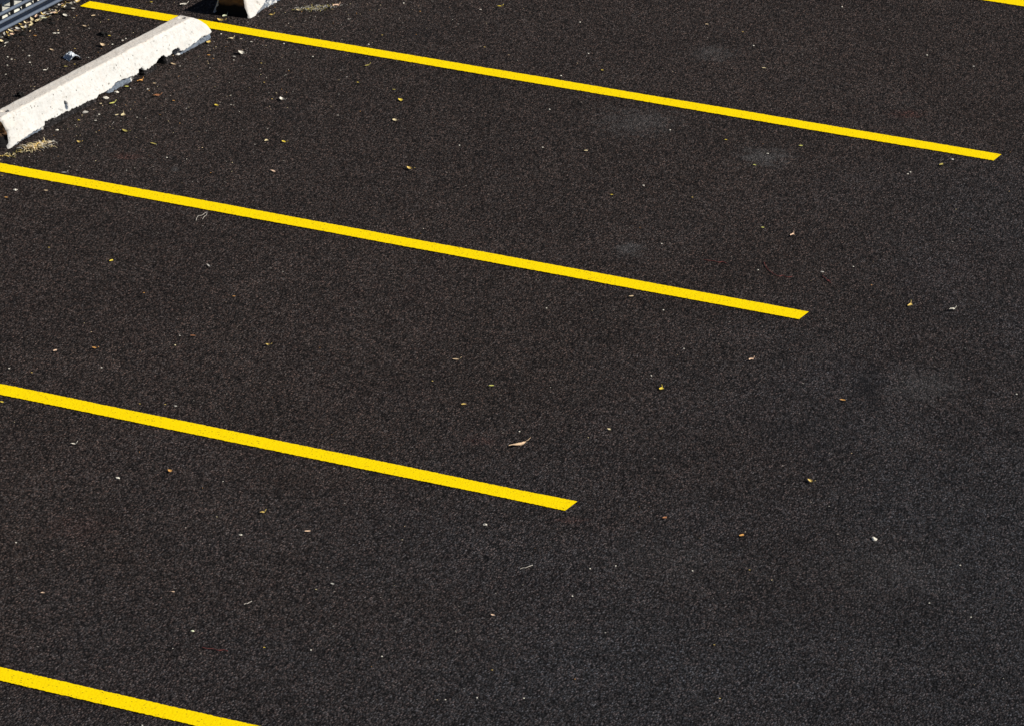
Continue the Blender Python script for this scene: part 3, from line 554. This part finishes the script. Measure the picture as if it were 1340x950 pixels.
def wheel_stop(d, label, group, holes, dent=None, seed=0.0, wide=0.0, broke=0.0):
    y0, y1 = d['y0'], d['y1']
    root = bpy.data.objects.new('wheel_stop', None); COL.objects.link(root)
    xm = (d['x0'] + d['x1']) / 2 - .105; ym = (y0 + y1) / 2
    root.location = (xm, ym, 0)
    tag(root, label, 'wheel stop', group)
    # section, front foot to back foot: (x offset from front foot, z)
    sec = []
    sl = .050
    zs = [i * .0022 for i in range(30)]
    while zs[-1] < H - .024: zs.append(zs[-1] + .0045)
    for z in zs: sec.append((-sl * z / H, z))
    for k in range(1, 8):                          # worn front arris
        t = k / 8; a = (-sl * zs[-1] / H, zs[-1]); b = (-sl - .014, H); m = (-sl, H)
        sec.append(tuple((1 - t) ** 2 * a[q] + 2 * t * (1 - t) * m[q] + t * t * b[q] for q in (0, 1)))
    for k in range(0, 17): sec.append((-sl - .014 - (.064 + wide) * k / 16, H))
    for k in range(1, 5):
        t = k / 4; a = (-sl - .078 - wide, H); m = (-sl - .088 - wide, H); b = (-sl - .092 - wide, H - .012)
        sec.append(tuple((1 - t) ** 2 * a[q] + 2 * t * (1 - t) * m[q] + t * t * b[q] for q in (0, 1)))
    for k in range(1, 13): sec.append((-sl - .092 - wide - .053 * k / 12, (H - .012) * (1 - k / 12)))
    ns = len(sec)
    step = .0042
    n = int((y1 - y0) / step)
    vs, fs, tar_shade, beige_tint, film = [], [], [], [], []
    for j in range(n + 1):
        l = j / n
        for i, (sx, sz) in enumerate(sec):
            zr = sz / H
            yend = y1 - .15 * zr ** 2.2
            ystart = y0 + .004 * zr + broke * math.sin(math.pi * min(1, zr * 1.0 + .03)) ** .8 * (1 + .35 * noise.noise((sx * 40, sz * 40, 2)))
            y = ystart + (yend - ystart) * l
            xf = d['x0'] + (d['x1'] - d['x0']) * l
            x, z = xf + sx, sz
            P = Vector((x * 1.0, y, z)) + Vector((seed, seed, seed))
            # rounded shoulders at both ends
            de, ds = yend - y, y - ystart
            r = .055
            if de < r:
                q = 1 - math.sqrt(max(0, 1 - ((r - de) / r) ** 2))
                z -= q * .04 * zr; x += (xf - .097 - x) * q * .28
            r2 = .02
            if ds < r2:
                q = 1 - math.sqrt(max(0, 1 - ((r2 - ds) / r2) ** 2))
                z -= q * .012 * zr; x += (xf - .097 - x) * q * (.12 + .1 * noise.noise(P * 40))
            # rough casting
            nrm = .0035 * noise.noise(P * 9) + .0022 * noise.noise(P * 31) + .0016 * noise.noise(P * 85)
            tv = 0.0; fv = 0.0
            if sx > -.06 and zr < .93:            # front face
                x += nrm
                c, dep, tr = interp(d['prof'], y)
                c += .007 * noise.noise((y * 45, seed, 3)) * min(1, c / .01) + .0025 * noise.noise((y * 120, seed, 8)) * min(1, c / .01)
                m = 1 - sstep(c - .003, c + .003, sz) if c > .001 else 0
                x -= dep * m * (1 + .5 * noise.noise(P * 50))
                tv = m * max(0, tr); fv = m * max(0, -tr)  # tar smeared on the foot, plus painted-in shade of the deep gaps
                # scattered pock marks
                pk = noise.noise(P * 26 + Vector((5, 1, 2)))
                if pk > .52: x -= (pk - .52) * .03
                if dent:
                    (dy, dz, ry, rz, dd) = dent
                    w = ((y - dy) / ry) ** 2 + ((sz - dz) / rz) ** 2 + .6 * noise.noise(P * 60)
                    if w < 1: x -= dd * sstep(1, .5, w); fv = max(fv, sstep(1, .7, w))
            elif zr >= .93:
                z += nrm * .6
                if i < len(zs) + 6: x += .004 * noise.noise(P * 40) ; z += .003 * noise.noise(P * 55)
                for (hx, hy, hr) in holes:
                    dd = math.hypot(x - (xf + hx), y - hy)
                    z -= .07 * (1 - sstep(hr * .8, hr * 1.15, dd))
            else:
                x += nrm
            top = sstep(.9, 1.0, zr) * (1 if i > len(zs) + 3 else .3)
            g = .55 * top  # warm beige tint over the top face
            if ds < .25: g = max(g, .5 * (1 - ds / .25) * (.5 + noise.noise(P * 20)))  # same tint for the dirt fading out from the near end
            vs.append((x - xm, y - ym, z)); tar_shade.append(tv); beige_tint.append(g); film.append(fv)
    for j in range(n):
        for i in range(ns - 1):
            a = j * ns + i
            fs.append((a, a + 1, a + ns + 1, a + ns))
    me = mesh_from('body', vs, fs, True)
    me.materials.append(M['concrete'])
    for nm, arr in (('tar_shade', tar_shade), ('beige_tint', beige_tint), ('film', film)):
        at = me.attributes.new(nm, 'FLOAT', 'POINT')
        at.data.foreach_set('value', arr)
    bm = bmesh.new(); bm.from_mesh(me)
    bmesh.ops.recalc_face_normals(bm, faces=bm.faces)
    bm.to_mesh(me); bm.free()
    if sum((p.normal.z for p in me.polygons if p.center.z > H * .97)) < 0: me.flip_normals()
    for p in me.polygons: p.use_smooth = True
    body = link('body', me, None, root)
    # end faces: their own rough sheets filling the section
    for side, j in ((0, 0), (1, n)):
        loop = [Vector(vs[j * ns + i]) for i in range(ns)]
        cen = sum(loop, Vector()) / ns; cen.z = .075
        ev, ef = [], []
        rings = 14
        for rI in range(rings + 1):
            t = rI / rings
            for i, v in enumerate(loop):
                w = v.lerp(cen, t)
                if t > 0:
                    q = Vector((w.x * 20 + seed, w.z * 20, side * 5.0))
                    w.y += (.010 * noise.noise(q) + .005 * noise.noise(q * 3)) * min(1, t * 4)
                    w.y += (.006 if side == 0 else -.004) * math.sin(t * math.pi / 2)
                ev.append(w)
        for rI in range(rings):
            for i in range(ns - 1):
                a = rI * ns + i
                ef.append((a, a + 1, a + ns + 1, a + ns) if side else (a + 1, a, a + ns, a + ns + 1))
            a = rI * ns + ns - 1                   # close along the foot
            ef.append((a, rI * ns, (rI + 1) * ns, a + ns) if side else (rI * ns, a, a + ns, (rI + 1) * ns))
        m2 = mesh_from('end_face', ev, ef, True)
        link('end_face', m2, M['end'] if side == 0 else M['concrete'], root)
    for (hx, hy, hr) in holes:
        pv, pf = [], []
        X = d['x0'] + (d['x1'] - d['x0']) * (hy - y0) / (y1 - y0) + hx - xm
        tube(pv, pf, [(X, hy - ym, H - .09), (X, hy - ym, H - .030), (X, hy - ym, H - .025)], [hr * .95, hr * .95, hr * .7], 12)
        link('anchor_pin', mesh_from('anchor_pin', pv, pf), M['rust'], root)
    return root


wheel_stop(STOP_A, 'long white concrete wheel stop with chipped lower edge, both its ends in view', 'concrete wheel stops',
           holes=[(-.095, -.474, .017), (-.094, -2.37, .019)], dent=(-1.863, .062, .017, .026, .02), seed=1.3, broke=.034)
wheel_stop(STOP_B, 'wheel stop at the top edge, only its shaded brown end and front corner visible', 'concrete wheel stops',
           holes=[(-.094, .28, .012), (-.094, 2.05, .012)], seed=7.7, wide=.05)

# ------------------------------------------------------------------ fence at the foot of the lot
FX, FY0, FY1 = -5.722, -4.94, 4.42
fence = bpy.data.objects.new('metal_fence', None); COL.objects.link(fence)
fence.location = (FX, 0, 0)
tag(fence, 'blue-grey steel fence with black pickets at the back of the lot, upper left corner', 'fence')
def bar(name, x, z, r, mat, n=14, squash=1.0):
    v, f = [], []
    k = 60
    tube(v, f, [(x + .0012 * noise.noise((y * .9, z * 50, 1)), y, z + .0012 * noise.noise((y * .8, z * 31, 7))) for y in [FY0 + (FY1 - FY0) * i / k for i in range(k + 1)]], r, n)
    return link(name, mesh_from(name, v, f, True), mat, fence)
br = bar('bottom_rail', .010, .034, .0105, M['rail'])
bar('lip', .010, .080, .0095, M['rail']).parent = br
w = link('web', box_bevel('web', (.010, FY1 - FY0, .050), .002), M['web'], br); w.location = (-.008, (FY0 + FY1) / 2, .057)
bar('cross_rail', .012, .131, .0095, M['rail'])
me = box_bevel('middle_rail', (.030, FY1 - FY0, .040), .006)
o = link('middle_rail', me, M['web'], fence); o.location = (-.004, (FY0 + FY1) / 2, .205)
me = box_bevel('top_rail', (.034, FY1 - FY0, .04), .006)
o = link('top_rail', me, M['web'], fence); o.location = (-.004, (FY0 + FY1) / 2, 1.56)
pm = box_bevel('picket', (.019, .019, 1.60), .002); pm.materials.append(M['picket'])
y = FY0 + .105
PICK0 = -.892
k0 = int((PICK0 - FY0) / .130)
k = -k0
while PICK0 + k * .130 < FY1 - .03:
    y = PICK0 + k * .130
    if abs(((y - 1.02 + 1.2) % 2.4) - 1.2) > .05:
        q = bpy.data.objects.new('picket', pm); COL.objects.link(q); q.parent = fence
        q.location = (-.022, y, .87)
    k += 1
qm = box_bevel('post', (.055, .055, 1.74), .004); qm.materials.append(M['picket'])
for y in (-3.78, -1.38, 1.02, 3.42):
    q = bpy.data.objects.new('post', qm); COL.objects.link(q); q.parent = fence
    q.location = (-.060, y, .872)

# ------------------------------------------------------------------ litter
def leaf_mesh(name, L, W, curl, seed, mat, fold=.25, pointed=.6, lift=.003, stalk=False, twist=0.0):
    """a dry leaf: cupped blade with a folded midrib, a few tenths of a mm thick"""
    rnd = random.Random(seed)
    nl, nw = 12, 6
    vs, fs = [], []
    bend = rnd.uniform(-.18, .18) * L
    for i in range(nl + 1):
        t = i / nl
        prof = math.sin(math.pi * min(1, t ** pointed * .97 + .02)) ** .8
        hw = W / 2 * max(.05, prof) * (1 + .18 * noise.noise((t * 4, seed * 1.7, 0)))
        x = (t - .5) * L
        yc = bend * math.sin(math.pi * t) * .8
        zc = lift + curl * L * (abs(2 * t - 1) ** 1.7) * (.55 + .5 * noise.noise((seed, t * 2, 5)))
        tw = twist * (t - .5)
        for j in range(nw + 1):
            s = 2 * j / nw - 1
            yy, zz = s * hw, abs(s) * hw * fold + .05 * W * noise.noise((t * 6, s * 2, seed))
            yy, zz = yy * math.cos(tw) - zz * math.sin(tw), yy * math.sin(tw) + zz * math.cos(tw)
            vs.append(Vector((x, yc + yy, max(.001, zc + zz))))
    for i in range(nl):
        for j in range(nw):
            a = i * (nw + 1) + j
            fs.append((a, a + nw + 1, a + nw + 2, a + 1))
    # underside, for a real thickness
    off = len(vs); th = .0007
    vs += [v - Vector((0, 0, th)) for v in vs]
    fs += [tuple(off + q for q in f[::-1]) for f in fs]
    rim = [j for j in range(nw + 1)] + [i * (nw + 1) + nw for i in range(1, nl + 1)] + [nl * (nw + 1) + j for j in range(nw - 1, -1, -1)] + [i * (nw + 1) for i in range(nl - 1, 0, -1)]
    for a, b in zip(rim, rim[1:] + rim[:1]):
        fs.append((b, a, a + off, b + off))
    if stalk:
        p0 = vs[nl * (nw + 1) + nw // 2]
        tube(vs, fs, [p0 - Vector((L * .1, 0, 0)), p0 + Vector((L * .18, .1 * W, .004)), p0 + Vector((L * .34, .28 * W, .010))], [.0013, .0011, .0009], 5)
    me = mesh_from(name, vs, fs, True); me.materials.append(mat)
    return me

def lump_mesh(name, L, W, Hh, seed, mat, rough=.35, sub=3):
    bm = bmesh.new()
    bmesh.ops.create_icosphere(bm, subdivisions=sub, radius=1)
    for v in bm.verts:
        d = 1 + rough * noise.noise(v.co * 1.6 + Vector((seed, 0, 0))) + rough * .5 * noise.noise(v.co * 4 + Vector((0, seed, 0)))
        # flat chipped facets
        q = v.co * d
        v.co = Vector((q.x * L / 2, q.y * W / 2, max(-.25, q.z) * Hh / 2 + Hh * .12))
    me = bpy.data.meshes.new(name); bm.to_mesh(me); bm.free()
    me.materials.append(mat)
    return me

def scrap_mesh(name, L, W, seed, mat):
    """crumpled sheet of thin plastic standing in an arch"""
    n = 16; vs, fs = [], []
    for i in range(n + 1):
        for j in range(n + 1):
            s, t = i / n - .5, j / n - .5
            z = .030 * (1 - (2 * s) ** 2) + .007 * noise.noise((s * 5, t * 5, seed)) + .006 * noise.noise((s * 11, t * 11, seed + 4)) + .006 * t
            vs.append(Vector((s * L * (1 + .15 * noise.noise((t * 4, seed, 1))), t * W * (1 + .25 * noise.noise((s * 4, seed, 2))), max(.003, z))))
    for i in range(n):
        for j in range(n):
            a = i * (n + 1) + j
            fs.append((a, a + n + 1, a + n + 2, a + 1))
    off = len(vs); vs += [v - Vector((0, 0, .001)) for v in vs]
    fs += [tuple(off + q for q in f[::-1]) for f in fs]
    me = mesh_from(name, vs, fs, False); me.materials.append(mat)
    return me

def fibre_mesh(name, kind, L, W, seed, mat):
    if kind == 'threadA':
        pts = [(-.5, -.45), (-.42, -.1), (-.25, .1), (.05, .18), (.3, .42), (.5, .5), (.46, .2), (.22, -.05), (.1, -.3)]
    elif kind == 'threadB':
        pts = [(-.5, -.42), (-.3, -.15), (-.05, -.1), (.2, .2), (.5, .48)]
    elif kind == 'threadC':
        pts = [(-.46, .62), (-.44, .35), (-.36, .05), (-.2, -.2), (-.02, -.36), (.12, -.30), (.3, -.42), (.5, -.36)]
    else:
        pts = [(-.5, .3), (-.3, .12), (-.05, .05), (.15, -.25), (.35, -.15), (.5, -.4)]
    # Catmull-Rom through the points
    P = [Vector((a * L, b * W, 0)) for a, b in pts]
    out = []
    for i in range(len(P) - 1):
        p0, p1, p2, p3 = P[max(0, i - 1)], P[i], P[i + 1], P[min(len(P) - 1, i + 2)]
        for k in range(6):
            t = k / 6
            out.append(.5 * ((2 * p1) + (p2 - p0) * t + (2 * p0 - 5 * p1 + 4 * p2 - p3) * t * t + (3 * p1 - p0 - 3 * p2 + p3) * t ** 3))
    out.append(P[-1])
    out = [q + Vector((0, 0, .003 + .002 * abs(noise.noise((q.x * 40, q.y * 40, seed))))) for q in out]
    r = .0030 if 'red' in mat.name else .0024
    v, f = [], []
    tube(v, f, out, [r * (.45 + .75 * abs(noise.noise((i * .23, seed, 2)))) for i in range(len(out))], 6)
    me = mesh_from(name, v, f, True); me.materials.append(mat)
    return me

GROUPS = {'dead_leaf': 'dry leaves blown over the asphalt', 'gravel_chip': 'loose gravel chips on the asphalt', 'concrete_crumb': 'concrete crumbs by the wheel stop',
          'dirt_clod': 'black clods of dirt', 'paper_scrap': 'pale paper scraps', 'grit_speck': 'tiny pale specks of grit', 'leaf_crumb': 'tiny yellowish leaf crumbs',
          'fibre': 'pale fibres on the asphalt', 'thread': 'red threads on the asphalt'}
CAM_YAW = math.atan2(CAM_RIGHT[1], CAM_RIGHT[0])
for i, (x, y, L, W, ang, col, kind, name, cat, lab) in enumerate(LITTER):
    seed = i * 1.37 + .5
    if kind in ('leaf', 'curl'): L, W = L * .9, W * .8
    if kind == 'chip' and name == 'gravel_chip': L, W = L * .9, W * .7
    if kind.startswith('thread') or kind == 'redthread':
        mat = M['thread_red'] if col == 'redthread' else M['thread_pale']
        me = fibre_mesh(name, kind, L, W, seed, mat)
    elif kind == 'lump':
        me = lump_mesh(name, L, max(W, L * .7), .030, seed, M['soot'], .7)
    elif kind == 'scrap':
        me = scrap_mesh(name, L, L * .9, seed, M['plastic'])
    elif kind == 'chip':
        big = name == 'concrete_crumb'
        if big: L, W = L * .85, W * .75
        me = lump_mesh(name, L, min(W, L), min(W, L) * (.55 if big else .6), seed, M['leaf_' + col], .45, 2)
        for p in me.polygons: p.use_smooth = False
    elif kind == 'curl':
        me = leaf_mesh(name, L, W * .75, .20, seed, M['leaf_' + col], .45, .8, .003, True, 1.0)
    elif kind == 'bigleaf':
        me = leaf_mesh(name, L, W * .62, .05, seed, M['leaf_' + col], .3, .55, .003, True, .9)
    else:
        me = leaf_mesh(name, L, W * .75, .07, seed, M['leaf_' + col], .2, .75, .002, L > .025 and i % 2 == 0, .4)
    o = link(name, me)
    o.location = (x, y, .0045 if kind in ('leaf', 'curl') else .001)
    o.rotation_euler = (0, 0, ang)
    tag(o, lab, cat, GROUPS.get(name))

# strip of leaf litter blown against the fence: nobody could count it
lv, lf, lm = [], [], []
names = ['straw', 'tan', 'greytan', 'gold', 'pinktan', 'pale', 'pale', 'soot', 'soot', 'greytan']
heap = random.Random(5)
y = -4.4
def add_mesh(me, loc, rot, mi):
    b = len(lv); c, s = math.cos(rot[2]), math.sin(rot[2])
    R = Matrix.Rotation(rot[2], 3, 'Z') @ Matrix.Rotation(rot[1], 3, 'Y') @ Matrix.Rotation(rot[0], 3, 'X')
    for v in me.vertices: lv.append(R @ v.co + loc)
    for p in me.polygons: lf.append(tuple(b + q for q in p.vertices)); lm.append(mi)
    bpy.data.meshes.remove(me)
for k in range(900):
    y = heap.uniform(-4.3, 3.6)
    dens = .5 + .5 * noise.noise((y * 2.2, 3, 1)) 
    if heap.random() > dens + .35: continue
    x = -5.668 + abs(heap.gauss(0, .035)) - .02
    mi = heap.randrange(len(names))
    Lf = heap.uniform(.010, .038)
    me = leaf_mesh('l', Lf, Lf * heap.uniform(.3, .7), heap.uniform(.1, .5), k * .77, M['leaf_' + names[mi]], heap.uniform(.1, .6), .8, .002, False, heap.uniform(-1, 1))
    add_mesh(me, Vector((x, y, max(0, .022 - (x + 5.66) * .35) * heap.random() + .001)), (heap.uniform(-.5, .5), heap.uniform(-.5, .5), heap.uniform(0, 6.28)), mi)
for k in range(520):                                # dark soil crumbs under the leaves
    y = heap.uniform(-4.3, 3.6); x = -5.66 + abs(heap.gauss(0, .055)) - .02
    if -.2 < y < .08 and x > -5.64: continue
    r = heap.uniform(.01, .055)
    me = lump_mesh('s', r, r, r * .35, k * 1.1, M['soot'], .6, 1)
    add_mesh(me, Vector((x, y, .001)), (0, 0, heap.uniform(0, 6)), 7)
me = mesh_from('leaf_litter', lv, lf)
for nme in names: me.materials.append(M['leaf_' + nme])
for p, mi in zip(me.polygons, lm): p.material_index = mi
o = link('leaf_litter', me)
tag(o, 'strip of dry leaves and dirt blown against the fence foot', 'leaf litter', None, 'stuff')

# grit and plant dust too fine to count, thicker near the wheel stops
lv, lf, lm = [], [], []
gn = ['pale', 'greytan', 'straw', 'orange', 'tan']
for k in range(1500):
    if k < 520: x, y = -4.62 + abs(heap.gauss(0, .55)), heap.uniform(-2.7, 3.0)
    elif k < 800: x, y = heap.uniform(-5.6, -4.95), heap.uniform(-3.4, 3)
    else: x, y = heap.uniform(-5.4, 6), heap.uniform(-10, 6)
    r = heap.uniform(.0015, .0042) * (1.2 if k < 800 else 1)
    mi = heap.choice([0, 0, 1, 1, 2, 3, 4])
    me = lump_mesh('g', r * heap.uniform(1, 2.6), r, r * .8, k * 1.3, M['leaf_' + gn[mi]], .4, 1)
    add_mesh(me, Vector((x, y, .001)), (0, 0, heap.uniform(0, 6.28)), mi)
me = mesh_from('grit', lv, lf)
for nme in gn: me.materials.append(M['leaf_' + nme])
for p, mi in zip(me.polygons, lm): p.material_index = mi
tag(link('grit', me), 'fine grit and plant dust scattered over the asphalt', 'grit', None, 'stuff')

# ------------------------------------------------------------------ dry plants
def tuft(name, cx, cy, ax, n, hgt, spread, cols, seed, label, length=(.03, .09), thick=.0016, along=0.0):
    rnd = random.Random(seed)
    vs, fs, ms = [], [], []
    for k in range(n):
        a = rnd.uniform(0, 6.28)
        t = max(-1, min(1, rnd.gauss(0, .42)))
        bx, by = t * ax[0] + max(-1.6, min(1.6, rnd.gauss(0, 1))) * spread, t * ax[1] + max(-1.6, min(1.6, rnd.gauss(0, 1))) * spread
        L = rnd.uniform(*length); h = rnd.uniform(.1, 1) * hgt
        d = Vector((math.cos(a), math.sin(a), 0))
        p = Vector((bx, by, .001))
        side = Vector((-d.y, d.x, 0)) * rnd.uniform(-.3, .3) * L
        pts = [p, p + d * L * .4 + Vector((0, 0, h)) + side * .3, p + d * L * .8 + Vector((0, 0, h * .9)) + side * .8, p + d * L + Vector((0, 0, h * .4)) + side]
        f0 = len(fs)
        tube(vs, fs, pts, [thick, thick * 1.1, thick * .8, thick * .3], 4)
        mi = rnd.randrange(len(cols))
        ms += [mi] * (len(fs) - f0)
    me = mesh_from(name, vs, fs, True)
    for c in cols: me.materials.append(M['leaf_' + c])
    for p, mi in zip(me.polygons, ms): p.material_index = mi
    o = link(name, me); o.location = (cx, cy, 0)
    return tag(o, label, 'plant')
tuft('dry_grass_tuft', -4.545, -2.375, (.03, .085), 170, .020, .018, ['straw', 'gold', 'greytan', 'soot', 'pale', 'tan', 'straw'], 3,
     'dry straw coloured grass tuft at the near foot of the wheel stop', (.015, .07), .0019)
tuft('dry_grass_tuft', -4.60, -2.53, (.05, .12), 40, .012, .018, ['straw', 'gold', 'olive', 'soot'], 4,
     'thin scrap of dry grass between the wheel stop corner and yellow line', (.012, .045), .0018)
tuft('weed_mat', -4.39, .52, (.10, .10), 170, .014, .022, ['soot', 'greytan', 'olive', 'greytan'], 6,
     'flattened grey-green weed mat right of the second wheel stop', (.012, .05), .0012)

# ------------------------------------------------------------------ light and air
to_sun = Vector((.24, .063, .174)).normalized()
elev = math.asin(to_sun.z)
sun = bpy.data.lights.new('sun', 'SUN'); sun.energy = SUN_E; sun.angle = math.radians(.5); sun.color = (1, .965, .90)
so = bpy.data.objects.new('sun', sun); COL.objects.link(so)
so.rotation_euler = to_sun.to_track_quat('Z', 'Y').to_euler()
so.location = (20, 6, 18)
w = bpy.data.worlds.new('World'); scene.world = w; w.use_nodes = True
nt = w.node_tree
sky = nt.nodes.new('ShaderNodeTexSky'); sky.sky_type = 'NISHITA'; sky.sun_disc = False
sky.air_density = .6; sky.dust_density = .5; sky.sun_elevation = elev; sky.sun_rotation = math.atan2(to_sun.x, to_sun.y)
bg = nt.nodes['Background']; bg.inputs['Strength'].default_value = SKY
nt.links.new(sky.outputs[0], bg.inputs[0])

# ------------------------------------------------------------------ camera
cam = bpy.data.cameras.new('camera'); co = bpy.data.objects.new('camera', cam); COL.objects.link(co)
cam.sensor_width = 36; cam.sensor_fit = 'HORIZONTAL'; cam.lens = LENS
cam.clip_start = .5; cam.clip_end = 3000
R = Matrix((CAM_RIGHT, CAM_UP, CAM_BACK)).transposed()
co.matrix_world = Matrix.Translation(CAM_POS) @ R.to_4x4()
scene.camera = co

vs_ = scene.view_settings
scene.display_settings.display_device = 'sRGB'
vs_.view_transform = 'Standard'; vs_.look = 'None'; vs_.gamma = 1; vs_.use_curve_mapping = False
vs_.exposure = EXPO
scene.render.resolution_x, scene.render.resolution_y = 1024, 725
